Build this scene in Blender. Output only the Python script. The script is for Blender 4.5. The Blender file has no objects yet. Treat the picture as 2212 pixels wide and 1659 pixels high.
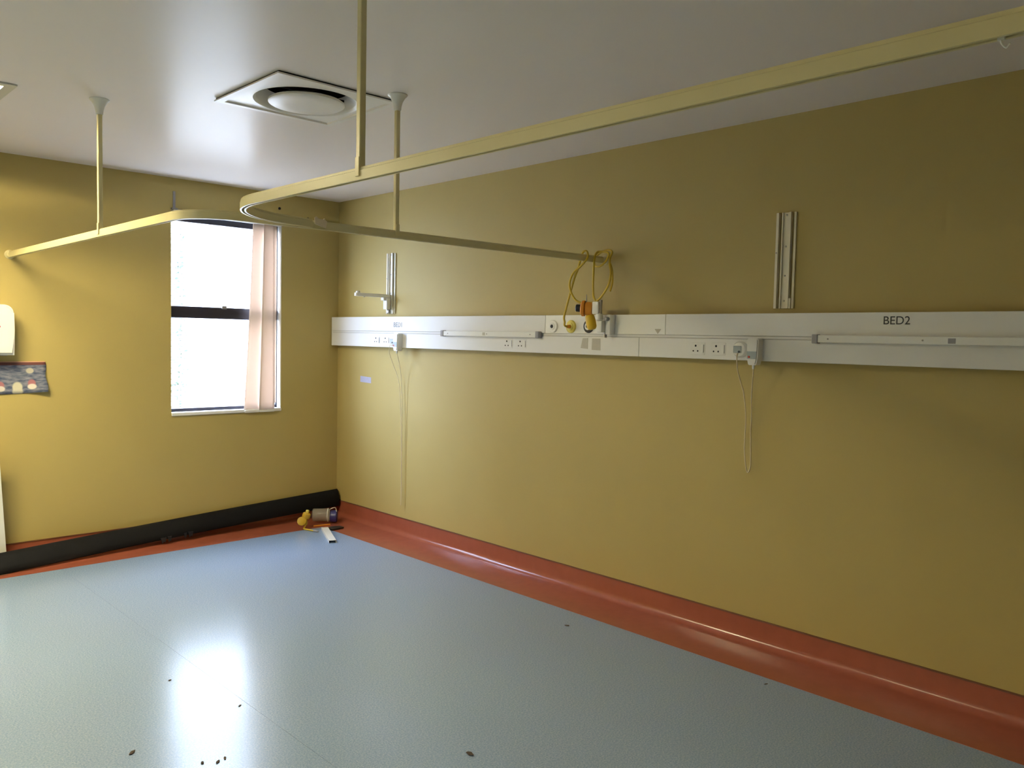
import bpy, bmesh, math, random
from mathutils import Vector, Matrix
random.seed(4)
PI = math.pi
sc = bpy.context.scene
C = sc.collection

# ------------------------------------------------------------------ camera
F_PX = 1785.589
PITCH, YAW, ROLL = -0.0547, 0.7635, 0.0204
CAM = Vector((-3.8544, -6.2142, 1.5641))
fwd = Vector((math.sin(YAW)*math.cos(PITCH), math.cos(YAW)*math.cos(PITCH), math.sin(PITCH)))
rgt = Vector((math.cos(YAW), -math.sin(YAW), 0))
upv = rgt.cross(fwd)
r2 = math.cos(ROLL)*rgt + math.sin(ROLL)*upv
u2 = -math.sin(ROLL)*rgt + math.cos(ROLL)*upv
cd = bpy.data.cameras.new('camera')
cd.sensor_fit = 'HORIZONTAL'; cd.sensor_width = 36.0; cd.lens = F_PX/2212*36.0
cd.clip_start = 0.02; cd.clip_end = 200
cam = bpy.data.objects.new('camera', cd); C.objects.link(cam)
M = Matrix((r2, u2, -fwd)).transposed().to_4x4(); M.translation = CAM
cam.matrix_world = M
sc.camera = cam

# ------------------------------------------------------------------ world, sun, exposure
SKY = (0.54, 0.68, 1.0)
SKY_STRENGTH = 38.0
SUN_STRENGTH = 12.0
LAMP_STRENGTH = 285.0
LAMP_COLOUR = (1.0, 0.875, 0.53)
w = bpy.data.worlds.new('sky'); sc.world = w; w.use_nodes = True
bg = w.node_tree.nodes['Background']
bg.inputs[0].default_value = (*SKY, 1); bg.inputs[1].default_value = SKY_STRENGTH
sd = bpy.data.lights.new('sun', 'SUN'); sd.energy = SUN_STRENGTH; sd.angle = math.radians(1.0); sd.color = (1, .96, .9)
sun = bpy.data.objects.new('sun', sd); C.objects.link(sun)
sun.rotation_euler = (math.radians(42), 0, math.radians(8))
sun.location = (0, -8, 12)
sc.view_settings.view_transform = 'Standard'
sc.view_settings.look = 'None'
sc.view_settings.gamma = 1.0
sc.view_settings.use_curve_mapping = False
sc.view_settings.exposure = 0.38
sc.cycles.use_denoising = True
sc.cycles.max_bounces = 6
sc.cycles.diffuse_bounces = 4
sc.cycles.glossy_bounces = 3
sc.cycles.use_adaptive_sampling = True
sc.cycles.adaptive_threshold = 0.03
sc.cycles.transparent_max_bounces = 12
sc.cycles.sample_clamp_indirect = 6.0
sc.cycles.caustics_reflective = False
sc.cycles.caustics_refractive = False

# ------------------------------------------------------------------ materials
def new_mat(name):
    m = bpy.data.materials.new(name); m.use_nodes = True
    nt = m.node_tree
    return m, nt, nt.nodes['Principled BSDF']

def mat(name, col, rough=0.5, metal=0.0, spec=0.5, var=0.0, vscale=8.0, bump=0.0, bscale=60.0, rvar=0.0):
    m, nt, b = new_mat(name)
    b.inputs['Base Color'].default_value = (*col, 1)
    b.inputs['Roughness'].default_value = rough
    b.inputs['Metallic'].default_value = metal
    b.inputs['Specular IOR Level'].default_value = spec
    if var or bump or rvar:
        tc = nt.nodes.new('ShaderNodeTexCoord')
    if var:
        n = nt.nodes.new('ShaderNodeTexNoise'); n.inputs['Scale'].default_value = vscale
        n.inputs['Detail'].default_value = 5
        nt.links.new(tc.outputs['Object'], n.inputs['Vector'])
        mx = nt.nodes.new('ShaderNodeMix'); mx.data_type = 'RGBA'
        mx.inputs['A'].default_value = (*[c*(1-var) for c in col], 1)
        mx.inputs['B'].default_value = (*[min(1, c*(1+var)) for c in col], 1)
        nt.links.new(n.outputs['Fac'], mx.inputs['Factor'])
        nt.links.new(mx.outputs['Result'], b.inputs['Base Color'])
    if bump:
        n2 = nt.nodes.new('ShaderNodeTexNoise'); n2.inputs['Scale'].default_value = bscale
        n2.inputs['Detail'].default_value = 3
        nt.links.new(tc.outputs['Object'], n2.inputs['Vector'])
        bp = nt.nodes.new('ShaderNodeBump'); bp.inputs['Strength'].default_value = bump
        bp.inputs['Distance'].default_value = 0.002
        nt.links.new(n2.outputs['Fac'], bp.inputs['Height'])
        nt.links.new(bp.outputs['Normal'], b.inputs['Normal'])
    return m

M_WALL = mat('wall_paint', (0.458, 0.358, 0.126), 0.60, spec=0.3, var=0.04, vscale=2.5, bump=0.12, bscale=90)
M_PALEWALL = mat('pale_wall_paint', (0.80, 0.76, 0.66), 0.5, var=0.02, vscale=2)  # unseen wall, made pale to bounce light onto the right side
M_CEIL = mat('ceiling_paint', (0.86, 0.79, 0.735), 0.29, spec=0.04, var=0.02, vscale=1.5, bump=0.03, bscale=5)
M_RED = mat('red_vinyl', (0.33, 0.095, 0.055), 0.2, var=0.12, vscale=14)
M_REDCAP = mat('brown_capping', (0.16, 0.06, 0.03), 0.5)
M_WHITE = mat('white_powder_coat', (0.79, 0.775, 0.735), 0.38, var=0.025, vscale=5)
M_WHITE2 = mat('white_gas_panel', (0.90, 0.885, 0.82), 0.34, var=0.02, vscale=5)
M_PLASTIC = mat('white_plastic', (0.82, 0.81, 0.76), 0.3)
M_GREYGROOVE = mat('grey_groove', (0.60, 0.58, 0.54), 0.45)
M_GREYCAP = mat('grey_plastic', (0.30, 0.29, 0.30), 0.5)
M_GREYLABEL = mat('grey_label', (0.36, 0.41, 0.42), 0.45, var=0.1, vscale=40)
M_BLANK = mat('beige_blank', (0.50, 0.46, 0.37), 0.6, var=0.12, vscale=30)
M_BLACK = mat('black_plastic', (0.012, 0.012, 0.014), 0.42)
M_HOLE = mat('dark_hole', (0.015, 0.013, 0.012), 0.8)
M_INK = mat('black_ink', (0.03, 0.028, 0.028), 0.6)
M_CREAM = mat('cream_rail', (0.74, 0.655, 0.36), 0.33, var=0.03, vscale=6)
M_DARKSLOT = mat('rail_slot', (0.05, 0.04, 0.03), 0.7)
M_TAPE = mat('masking_tape', (0.86, 0.72, 0.52), 0.7, var=0.08, vscale=40)
M_ALU = mat('satin_aluminium', (0.74, 0.69, 0.55), 0.45, metal=0.15, var=0.04, vscale=30)
M_STEEL = mat('screw_steel', (0.35, 0.33, 0.30), 0.4, metal=0.8)
M_FRAME = mat('dark_window_frame', (0.016, 0.013, 0.024), 0.42)
M_SILL = mat('white_sill', (0.82, 0.80, 0.76), 0.4)
M_YELLOW = mat('yellow_plastic', (0.75, 0.47, 0.02), 0.4, var=0.05, vscale=20)
M_OCHRE = mat('ochre_plastic', (0.55, 0.33, 0.02), 0.45, var=0.06, vscale=25)
M_HOSE = mat('yellow_hose', (0.62, 0.43, 0.03), 0.42)
M_ORANGE = mat('orange_plastic', (0.72, 0.27, 0.02), 0.4, var=0.06, vscale=30)
M_PALEYELLOW = mat('pale_yellow_ring', (0.74, 0.62, 0.12), 0.4)
M_BUMPER = mat('black_rubber', (0.0035, 0.0035, 0.005), 0.75, spec=0.2, var=0.35, vscale=9, bump=0.15, bscale=70)
M_BLUE = mat('dark_blue_plastic', (0.03, 0.025, 0.13), 0.35)
M_VENT = mat('vent_enamel', (0.84, 0.80, 0.73), 0.38, var=0.03, vscale=7)
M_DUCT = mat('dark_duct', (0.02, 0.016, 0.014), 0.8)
M_CORD = mat('cream_cord', (0.66, 0.56, 0.36), 0.5)
M_STICKER = mat('lilac_label', (0.42, 0.42, 0.55), 0.6, var=0.15, vscale=60)
M_REDDOT = mat('red_mark', (0.55, 0.02, 0.02), 0.4)
M_DIRT = mat('dark_crumb', (0.05, 0.035, 0.025), 0.9)
M_LOUVRE = mat('louvre_metal', (0.62, 0.62, 0.58), 0.35, metal=0.3)
M_CLAD = mat('white_cladding', (0.86, 0.86, 0.85), 0.7)
M_GROUND = mat('pale_paving', (0.45, 0.44, 0.42), 0.8, var=0.1, vscale=3)
M_LEAF = mat('leaf', (0.030, 0.048, 0.028), 0.6, var=0.3, vscale=20)
M_STEM = mat('stem', (0.14, 0.10, 0.06), 0.8)

# floor vinyl: blue grey with fine chips and faint rubbed waviness
def floor_mat():
    m, nt, b = new_mat('blue_grey_vinyl')
    tc = nt.nodes.new('ShaderNodeTexCoord')
    def noise(scale, detail=2):
        n = nt.nodes.new('ShaderNodeTexNoise'); n.inputs['Scale'].default_value = scale
        n.inputs['Detail'].default_value = detail
        nt.links.new(tc.outputs['Object'], n.inputs['Vector']); return n
    v = noise(160, 2)
    ramp = nt.nodes.new('ShaderNodeValToRGB')
    e = ramp.color_ramp.elements
    e[0].position = 0.30; e[0].color = (0.19, 0.28, 0.425, 1)
    e[1].position = 0.72; e[1].color = (0.37, 0.44, 0.56, 1)
    e2 = ramp.color_ramp.elements.new(0.52); e2.color = (0.27, 0.365, 0.52, 1)
    nt.links.new(v.outputs['Fac'], ramp.inputs[0])
    big = noise(1.7, 4)
    mx = nt.nodes.new('ShaderNodeMix'); mx.data_type = 'RGBA'; mx.blend_type = 'MULTIPLY'
    mx.inputs['Factor'].default_value = 0.06
    nt.links.new(ramp.outputs[0], mx.inputs['A'])
    nt.links.new(big.outputs['Color'], mx.inputs['B'])
    mx2 = nt.nodes.new('ShaderNodeMix'); mx2.data_type = 'RGBA'; mx2.blend_type = 'MIX'
    mx2.inputs['Factor'].default_value = 0.0
    nt.links.new(mx.outputs['Result'], mx2.inputs['A'])
    nt.links.new(mx2.outputs['Result'], b.inputs['Base Color'])
    rn = noise(5, 4)
    mr = nt.nodes.new('ShaderNodeMapRange')
    mr.inputs['To Min'].default_value = 0.22; mr.inputs['To Max'].default_value = 0.32
    nt.links.new(rn.outputs['Fac'], mr.inputs['Value'])
    b.inputs['Roughness'].default_value = 0.21
    bn = noise(9, 3)
    bp = nt.nodes.new('ShaderNodeBump'); bp.inputs['Strength'].default_value = 0.05
    bp.inputs['Distance'].default_value = 0.004
    nt.links.new(bn.outputs['Fac'], bp.inputs['Height'])
    nt.links.new(bp.outputs['Normal'], b.inputs['Normal'])
    return m
M_FLOOR = floor_mat()

def pane_mat():
    m = bpy.data.materials.new('window_glass'); m.use_nodes = True
    nt = m.node_tree; nt.nodes.clear()
    o = nt.nodes.new('ShaderNodeOutputMaterial')
    t = nt.nodes.new('ShaderNodeBsdfTransparent'); t.inputs[0].default_value = (.97, .98, .98, 1)
    g = nt.nodes.new('ShaderNodeBsdfGlossy'); g.inputs['Roughness'].default_value = 0.02
    mx = nt.nodes.new('ShaderNodeMixShader'); mx.inputs[0].default_value = 0.06
    nt.links.new(t.outputs[0], mx.inputs[1]); nt.links.new(g.outputs[0], mx.inputs[2])
    nt.links.new(mx.outputs[0], o.inputs[0])
    return m
M_PANE = pane_mat()

def clear_mat():
    m = bpy.data.materials.new('clear_plastic'); m.use_nodes = True
    nt = m.node_tree; nt.nodes.clear()
    o = nt.nodes.new('ShaderNodeOutputMaterial')
    t = nt.nodes.new('ShaderNodeBsdfTransparent'); t.inputs[0].default_value = (.90, .88, .84, 1)
    g = nt.nodes.new('ShaderNodeBsdfPrincipled')
    g.inputs['Base Color'].default_value = (.62, .58, .52, 1); g.inputs['Roughness'].default_value = 0.15
    mx = nt.nodes.new('ShaderNodeMixShader'); mx.inputs[0].default_value = 0.24
    nt.links.new(t.outputs[0], mx.inputs[1]); nt.links.new(g.outputs[0], mx.inputs[2])
    nt.links.new(mx.outputs[0], o.inputs[0])
    return m
M_CLEAR = clear_mat()

def slat_mat():
    m = bpy.data.materials.new('blind_fabric'); m.use_nodes = True
    nt = m.node_tree; nt.nodes.clear()
    o = nt.nodes.new('ShaderNodeOutputMaterial')
    d = nt.nodes.new('ShaderNodeBsdfDiffuse'); d.inputs[0].default_value = (.70, .60, .50, 1)
    t = nt.nodes.new('ShaderNodeBsdfTranslucent'); t.inputs[0].default_value = (.74, .60, .50, 1)
    mx = nt.nodes.new('ShaderNodeMixShader'); mx.inputs[0].default_value = 0.35
    nt.links.new(d.outputs[0], mx.inputs[1]); nt.links.new(t.outputs[0], mx.inputs[2])
    nt.links.new(mx.outputs[0], o.inputs[0])
    return m
M_SLAT = slat_mat()

def emit_mat(name, col, s):
    m = bpy.data.materials.new(name); m.use_nodes = True
    nt = m.node_tree; nt.nodes.clear()
    o = nt.nodes.new('ShaderNodeOutputMaterial')
    e = nt.nodes.new('ShaderNodeEmission'); e.inputs[0].default_value = (*col, 1); e.inputs[1].default_value = s
    nt.links.new(e.outputs[0], o.inputs[0])
    return m

def worn_ink():
    m, nt, b = new_mat('worn_ink')
    tc = nt.nodes.new('ShaderNodeTexCoord')
    n = nt.nodes.new('ShaderNodeTexNoise'); n.inputs['Scale'].default_value = 38
    nt.links.new(tc.outputs['Object'], n.inputs['Vector'])
    r = nt.nodes.new('ShaderNodeValToRGB')
    r.color_ramp.elements[0].position = .55; r.color_ramp.elements[0].color = (.05, .05, .06, 1)
    r.color_ramp.elements[1].position = .62; r.color_ramp.elements[1].color = (.27, .27, .28, 1)
    nt.links.new(n.outputs['Fac'], r.inputs[0]); nt.links.new(r.outputs[0], b.inputs['Base Color'])
    return m
M_WORN = worn_ink()

def poster_mat():
    # flat print: dark blue night scene, reddish strip along the top, pale blobs near the bottom
    m, nt, b = new_mat('poster_print')
    tc = nt.nodes.new('ShaderNodeTexCoord')
    L = nt.links
    n = nt.nodes.new('ShaderNodeTexNoise'); n.inputs['Scale'].default_value = 14; n.inputs['Detail'].default_value = 3
    L.new(tc.outputs['UV'], n.inputs['Vector'])
    r = nt.nodes.new('ShaderNodeValToRGB')
    r.color_ramp.elements[0].position = .3; r.color_ramp.elements[0].color = (.035, .06, .13, 1)
    r.color_ramp.elements[1].position = .7; r.color_ramp.elements[1].color = (.26, .26, .31, 1)
    L.new(n.outputs['Fac'], r.inputs[0])
    sp = nt.nodes.new('ShaderNodeSeparateXYZ'); L.new(tc.outputs['UV'], sp.inputs[0])
    col = r.outputs[0]
    def mixin(fac, c):
        nonlocal col
        mx = nt.nodes.new('ShaderNodeMix'); mx.data_type = 'RGBA'
        L.new(fac, mx.inputs['Factor']); L.new(col, mx.inputs['A']); mx.inputs['B'].default_value = (*c, 1)
        col = mx.outputs['Result']
    def blob(u, v, ru, rv):
        a = nt.nodes.new('ShaderNodeVectorMath'); a.operation = 'SUBTRACT'
        L.new(tc.outputs['UV'], a.inputs[0]); a.inputs[1].default_value = (u, v, 0)
        s = nt.nodes.new('ShaderNodeVectorMath'); s.operation = 'DIVIDE'
        L.new(a.outputs[0], s.inputs[0]); s.inputs[1].default_value = (ru, rv, 1)
        l = nt.nodes.new('ShaderNodeVectorMath'); l.operation = 'LENGTH'; L.new(s.outputs[0], l.inputs[0])
        mr = nt.nodes.new('ShaderNodeMapRange'); mr.inputs['From Min'].default_value = .8; mr.inputs['From Max'].default_value = 1.1
        mr.inputs['To Min'].default_value = 1; mr.inputs['To Max'].default_value = 0
        L.new(l.outputs['Value'], mr.inputs['Value']); return mr.outputs['Result']
    def band(lo, hi, out='Y'):
        g = nt.nodes.new('ShaderNodeMath'); g.operation = 'GREATER_THAN'; L.new(sp.outputs[out], g.inputs[0]); g.inputs[1].default_value = lo
        h = nt.nodes.new('ShaderNodeMath'); h.operation = 'LESS_THAN'; L.new(sp.outputs[out], h.inputs[0]); h.inputs[1].default_value = hi
        k = nt.nodes.new('ShaderNodeMath'); k.operation = 'MULTIPLY'; L.new(g.outputs[0], k.inputs[0]); L.new(h.outputs[0], k.inputs[1])
        return k.outputs[0]
    mixin(blob(.86, .70, .035, .09), (.50, .46, .38))
    mixin(band(.88, .97), (.13, .04, .035))
    mixin(band(.97, 1.01), (.55, .33, .20))
    for u, v in ((.60, .26), (.87, .30)):
        mixin(blob(u, v, .035, .13), (.38, .15, .17))
        mixin(blob(u, v-.10, .04, .09), (.66, .60, .55))
    mixin(blob(.745, .20, .045, .17), (.62, .58, .46))
    mixin(blob(.745, .06, .048, .13), (.62, .58, .46))
    L.new(col, b.inputs['Base Color']); b.inputs['Roughness'].default_value = .4
    return m
M_POSTER = poster_mat()

# ------------------------------------------------------------------ mesh helpers
def bx(bm, x0, x1, y0, y1, z0, z1):
    a, b = min(x0, x1), max(x0, x1); c, d = min(y0, y1), max(y0, y1); e, f = min(z0, z1), max(z0, z1)
    v = [bm.verts.new(p) for p in ((a,c,e),(b,c,e),(b,d,e),(a,d,e),(a,c,f),(b,c,f),(b,d,f),(a,d,f))]
    for q in ((0,3,2,1),(4,5,6,7),(0,1,5,4),(1,2,6,5),(2,3,7,6),(3,0,4,7)):
        bm.faces.new([v[i] for i in q])
    return v

def rbox(bm, x0, x1, y0, y1, z0, z1, r=0.004, seg=2):
    t = bmesh.new(); bx(t, x0, x1, y0, y1, z0, z1)
    bmesh.ops.bevel(t, geom=list(t.edges), offset=r, segments=seg, affect='EDGES', profile=0.5)
    join(bm, t)

def join(bm, t, mx=None):
    me = bpy.data.meshes.new('tmp'); t.to_mesh(me); t.free()
    if mx is not None: me.transform(mx)
    bm.from_mesh(me); bpy.data.meshes.remove(me)

def frame_of(axis):
    z = Vector(axis).normalized()
    h = Vector((0,0,1)) if abs(z.z) < .9 else Vector((0,1,0))
    x = h.cross(z).normalized(); y = z.cross(x)
    return x, y, z

def lathe(bm, prof, origin, axis, n=28, cap=True):
    """prof = [(radius, distance along axis)]"""
    x, y, z = frame_of(axis); o = Vector(origin)
    rings = []
    for r, d in prof:
        rings.append([bm.verts.new(o + z*d + (x*math.cos(2*PI*k/n) + y*math.sin(2*PI*k/n))*r) for k in range(n)])
    for a, b in zip(rings, rings[1:]):
        for k in range(n):
            bm.faces.new((a[k], a[(k+1) % n], b[(k+1) % n], b[k]))
    if cap:
        bm.faces.new(list(reversed(rings[0]))); bm.faces.new(rings[-1])

def catmull(pts, sub=8):
    P = [Vector(p) for p in pts]
    if len(P) < 3: return P
    P = [P[0]*2-P[1]] + P + [P[-1]*2-P[-2]]
    out = []
    for i in range(1, len(P)-2):
        for s in range(sub):
            t = s/sub; a, b, c, d = P[i-1], P[i], P[i+1], P[i+2]
            out.append(.5*((2*b) + (c-a)*t + (2*a-5*b+4*c-d)*t*t + (3*b-a-3*c+d)*t**3))
    out.append(P[-2]); return out

def tube(bm, pts, r, n=8, smooth=True, sub=8):
    P = catmull(pts, sub) if smooth else [Vector(p) for p in pts]
    t = (P[1]-P[0]).normalized(); x, y, _ = frame_of(t)
    rings = []
    for i, p in enumerate(P):
        tn = ((P[min(i+1, len(P)-1)] - P[max(i-1, 0)])).normalized()
        x = (x - tn*x.dot(tn)).normalized(); y = tn.cross(x)
        rr = r(i/(len(P)-1)) if callable(r) else r
        rings.append([bm.verts.new(p + (x*math.cos(2*PI*k/n)+y*math.sin(2*PI*k/n))*rr) for k in range(n)])
    for a, b in zip(rings, rings[1:]):
        for k in range(n): bm.faces.new((a[k], a[(k+1) % n], b[(k+1) % n], b[k]))
    bm.faces.new(list(reversed(rings[0]))); bm.faces.new(rings[-1])

def sweep(bm, path, prof):
    """closed profile (n, z) swept along a plan path of (x, y); n is to the left of travel"""
    P = [Vector((p[0], p[1])) for p in path]
    rings = []
    for i, p in enumerate(P):
        a = (P[i]-P[i-1]).normalized() if i else (P[1]-P[0]).normalized()
        b = (P[i+1]-P[i]).normalized() if i < len(P)-1 else a
        t = (a+b).normalized(); nrm = Vector((-t.y, t.x)); k = 1/max(.3, nrm.dot(Vector((-a.y, a.x))))
        rings.append([bm.verts.new((p.x+nrm.x*n_*k, p.y+nrm.y*n_*k, z)) for n_, z in prof])
    m = len(prof)
    for a, b in zip(rings, rings[1:]):
        for k in range(m): bm.faces.new((a[k], a[(k+1) % m], b[(k+1) % m], b[k]))
    bm.faces.new(list(reversed(rings[0]))); bm.faces.new(rings[-1])

def prism(bm, poly, mx, thick):
    """polygon (u, v) extruded by thick along local w; mx maps (u, v, w) to the world"""
    lo = [bm.verts.new(mx @ Vector((u, v, 0))) for u, v in poly]
    hi = [bm.verts.new(mx @ Vector((u, v, thick))) for u, v in poly]
    m = len(poly)
    bm.faces.new(list(reversed(lo))); bm.faces.new(hi)
    for k in range(m): bm.faces.new((lo[k], lo[(k+1) % m], hi[(k+1) % m], hi[k]))

def holed_slab(bm, rng, holes, axes):
    """slab of boxes with rectangular holes; axes = (u, v, w) axis numbers; rng three (lo, hi)"""
    u, v, w_ = axes
    us = sorted({rng[u][0], rng[u][1], *[h[0] for h in holes], *[h[1] for h in holes]})
    vs = sorted({rng[v][0], rng[v][1], *[h[2] for h in holes], *[h[3] for h in holes]})
    for a, b in zip(us, us[1:]):
        for c, d in zip(vs, vs[1:]):
            mu, mv = (a+b)/2, (c+d)/2
            if any(h[0] < mu < h[1] and h[2] < mv < h[3] for h in holes): continue
            q = [None]*3; q[u] = (a, b); q[v] = (c, d); q[w_] = rng[w_]
            bx(bm, *q[0], *q[1], *q[2])
    bmesh.ops.remove_doubles(bm, verts=bm.verts, dist=1e-5)
    # drop inner faces shared by two boxes
    seen = {}
    for f in bm.faces:
        seen.setdefault(tuple(sorted(vv.index for vv in f.verts)), []).append(f)
    dead = [f for fs in seen.values() if len(fs) > 1 for f in fs]
    bmesh.ops.delete(bm, geom=dead, context='FACES')

def obj(name, bm, m, parent=None, smooth=True, label=None):
    bmesh.ops.recalc_face_normals(bm, faces=bm.faces)
    me = bpy.data.meshes.new(name); bm.to_mesh(me); bm.free()
    me.materials.append(m)
    if smooth:
        me.polygons.foreach_set('use_smooth', [True]*len(me.polygons))
        me.set_sharp_from_angle(angle=math.radians(35))
    o = bpy.data.objects.new(name, me); C.objects.link(o)
    if parent is not None:
        o.parent = parent; o.matrix_parent_inverse = parent.matrix_world.inverted()
    if label: o['label'] = label
    return o

def thing(name, label, cat, loc=(0, 0, 0), group=None):
    o = bpy.data.objects.new(name, None); C.objects.link(o)
    o.location = loc; o.empty_display_size = 0.05
    o.matrix_world = Matrix.Translation(loc)
    o['label'] = label; o['category'] = cat
    if group: o['group'] = group
    return o

def tag(o, label, cat, group=None):
    o['label'] = label; o['category'] = cat
    if group: o['group'] = group
    return o

def struct(name, bm, m, label=None, smooth=True, parent=None):
    o = obj(name, bm, m, parent, smooth)
    if parent is None: o['kind'] = 'structure'
    if label: o['label'] = label
    return o

def nb(): return bmesh.new()

def textmesh(name, s, size, mx, m, parent, weight=0.0):
    cu = bpy.data.curves.new(name, 'FONT'); cu.body = s; cu.size = size
    cu.align_x = 'CENTER'; cu.align_y = 'CENTER'; cu.extrude = 0.0004; cu.offset = weight
    t = bpy.data.objects.new('tmp', cu); C.objects.link(t)
    bpy.context.view_layer.update()
    me = bpy.data.meshes.new_from_object(t.evaluated_get(bpy.context.evaluated_depsgraph_get()))
    bpy.data.objects.remove(t); bpy.data.curves.remove(cu)
    me.name = name; me.transform(mx); me.materials.clear(); me.materials.append(m)
    o = bpy.data.objects.new(name, me); C.objects.link(o)
    o.parent = parent; o.matrix_parent_inverse = parent.matrix_world.inverted()
    return o

def face_right_wall(x, y, z):
    """local u to the viewer's right (-Y), v up, w out of the right wall (-X)"""
    return Matrix(((0, 0, -1, x), (-1, 0, 0, y), (0, 1, 0, z), (0, 0, 0, 1)))

# ------------------------------------------------------------------ room shell
XL, YB, H = -7.6, -7.7, 2.7
T = 0.25
WIN = (-1.43, -0.535, 0.955, 2.475)
VC = (-1.775, -2.562)          # ceiling diffuser centre
LAMP_A = (-4.04, -2.84, -1.753, -1.153)   # ceiling light at the left edge
LAMP_FILL = (-6.10, -4.90, -3.20, -2.60)  # added fill light, unseen, to brighten the overhead rail and right wall
def recess(l): return (l[0]+.02, l[1]-.02, l[2]+.02, l[3]-.02)

# floor: screed under three sheets of vinyl with welded seams
bm = nb(); bx(bm, XL-T, T, YB-T, T, -0.2, -0.004)
floor = struct('floor', bm, M_GREYGROOVE, 'blue grey speckled vinyl floor with a faint seam')
BAND = 0.346
for a, b in ((-2.2795, -BAND+.0005), (-4.28, -2.2805), (XL+.0005, -4.281)):
    bm = nb(); bx(bm, a, b, YB, -BAND+.0005, -0.004, 0.0)
    obj('vinyl_sheet', bm, M_FLOOR, floor)

bm = nb(); holed_slab(bm, ((XL-T, T), (YB-T, T), (H, H+.25)),
                      [(VC[0]-.27, VC[0]+.27, VC[1]-.27, VC[1]+.27), recess(LAMP_A), recess(LAMP_FILL)], (0, 1, 2))
struct('ceiling', bm, M_CEIL, 'off white satin painted ceiling', False)
bm = nb(); bx(bm, XL-.5, .5, YB-.5, .5, H+.30, H+.40)
struct('roof_slab', bm, M_GREYGROOVE, 'plain roof slab above the ceiling')

bm = nb(); holed_slab(bm, ((XL-T, T), (0, .115), (-.2, H)), [WIN], (0, 2, 1))
struct('wall_back', bm, M_WALL, 'mustard cream painted wall with the window', False)
bm = nb(); bx(bm, 0, T, YB-T, 0, -.2, H)
wall_right = struct('wall_right', bm, M_WALL, 'mustard cream painted wall behind the bedhead trunking', False)
bm = nb(); bx(bm, XL-T, XL, YB-T, 0, -.2, H)
struct('wall_left', bm, M_PALEWALL, 'unseen side wall, kept pale cream to bounce light', False)
bm = nb(); bx(bm, XL, 0, YB-T, YB, -.2, H)
struct('wall_front', bm, M_WALL, 'mustard cream painted wall facing the window', False)

# coved red vinyl skirting with its floor band, mitred in the corner
prof = [(0.0, .13), (.004, .13), (.004, .045)]
for k in range(1, 9):
    a = PI + k/8*PI/2
    prof.append((.045+.041*math.cos(a), .045+.041*math.sin(a)))
prof += [(.06, .0018), (BAND, .0012), (BAND, -.003), (0, -.003)]
def skirting(name, wall, label):
    bm = nb(); A, B = [], []
    for n_, z in prof:
        if wall == 'right': A.append(bm.verts.new((-n_, -n_, z))); B.append(bm.verts.new((-n_, YB, z)))
        else: A.append(bm.verts.new((-n_, -n_, z))); B.append(bm.verts.new((XL, -n_, z)))
    m = len(prof)
    for k in range(m): bm.faces.new((A[k], A[(k+1) % m], B[(k+1) % m], B[k]))
    bm.faces.new(A); bm.faces.new(list(reversed(B)))
    o = struct(name, bm, M_RED, label)
    bm = nb()
    if wall == 'right': bx(bm, -.007, 0, -.007, YB, .13, .137)
    else: bx(bm, -.007, XL, -.007, 0, .13, .137)
    obj('capping_strip', bm, M_REDCAP, o, label='thin dark capping strip')
skirting('baseboard_right', 'right', 'red brown coved vinyl skirting below the bedhead trunking')
skirting('baseboard_back', 'back', 'red brown coved vinyl skirting below the window')

# ------------------------------------------------------------------ window
wx0, wx1, wz0, wz1 = WIN
win = thing('window_1', 'tall dark framed window with a heavy middle transom', 'window', ((wx0+wx1)/2, .085, wz0))
del win['category']; win['kind'] = 'structure'
bm = nb(); bx(bm, wx0, wx0+.02, .06, .11, wz0, wz1); bx(bm, wx1-.018, wx1, .06, .11, wz0, wz1)
bx(bm, wx0+.02, wx1-.018, .06, .11, 2.396, wz1); bx(bm, wx0+.02, wx1-.018, .06, .11, wz0, .982)
obj('window_frame', bm, M_FRAME, win, False)
bm = nb(); rbox(bm, wx0+.02, wx1-.018, .05, .11, 1.671, 1.761, .006)
obj('transom', bm, M_FRAME, win)
for a, b in ((.982, 1.671), (1.761, 2.396)):
    bm = nb(); bx(bm, wx0+.02, wx1-.018, .083, .087, a, b); obj('pane', bm, M_PANE, win, False)
bm = nb(); rbox(bm, wx0+.001, wx1-.001, -.012, .06, wz0-.022, wz0+.004, .005)
obj('window_sill', bm, M_SILL, win)
bm = nb(); bx(bm, wx1-.006, wx1-.0005, .002, .06, wz0+.004, wz1-.001)
obj('reveal_lining', bm, M_SILL, win, label='white lined reveal at the right of the window')
# stay handle on the transom
bm = nb(); rbox(bm, -1.02, -.98, .038, .05, 1.75, 1.775, .003); obj('window_catch', bm, M_STEEL, win)

# daylight portal in the opening
pl = bpy.data.lights.new('window_portal', 'AREA'); pl.shape = 'RECTANGLE'
pl.size = wx1-wx0; pl.size_y = wz1-wz0
pl.cycles.is_portal = True
po = bpy.data.objects.new('window_portal', pl); C.objects.link(po)
po.location = ((wx0+wx1)/2, .114, (wz0+wz1)/2); po.rotation_euler = (-PI/2, 0, 0)

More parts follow.
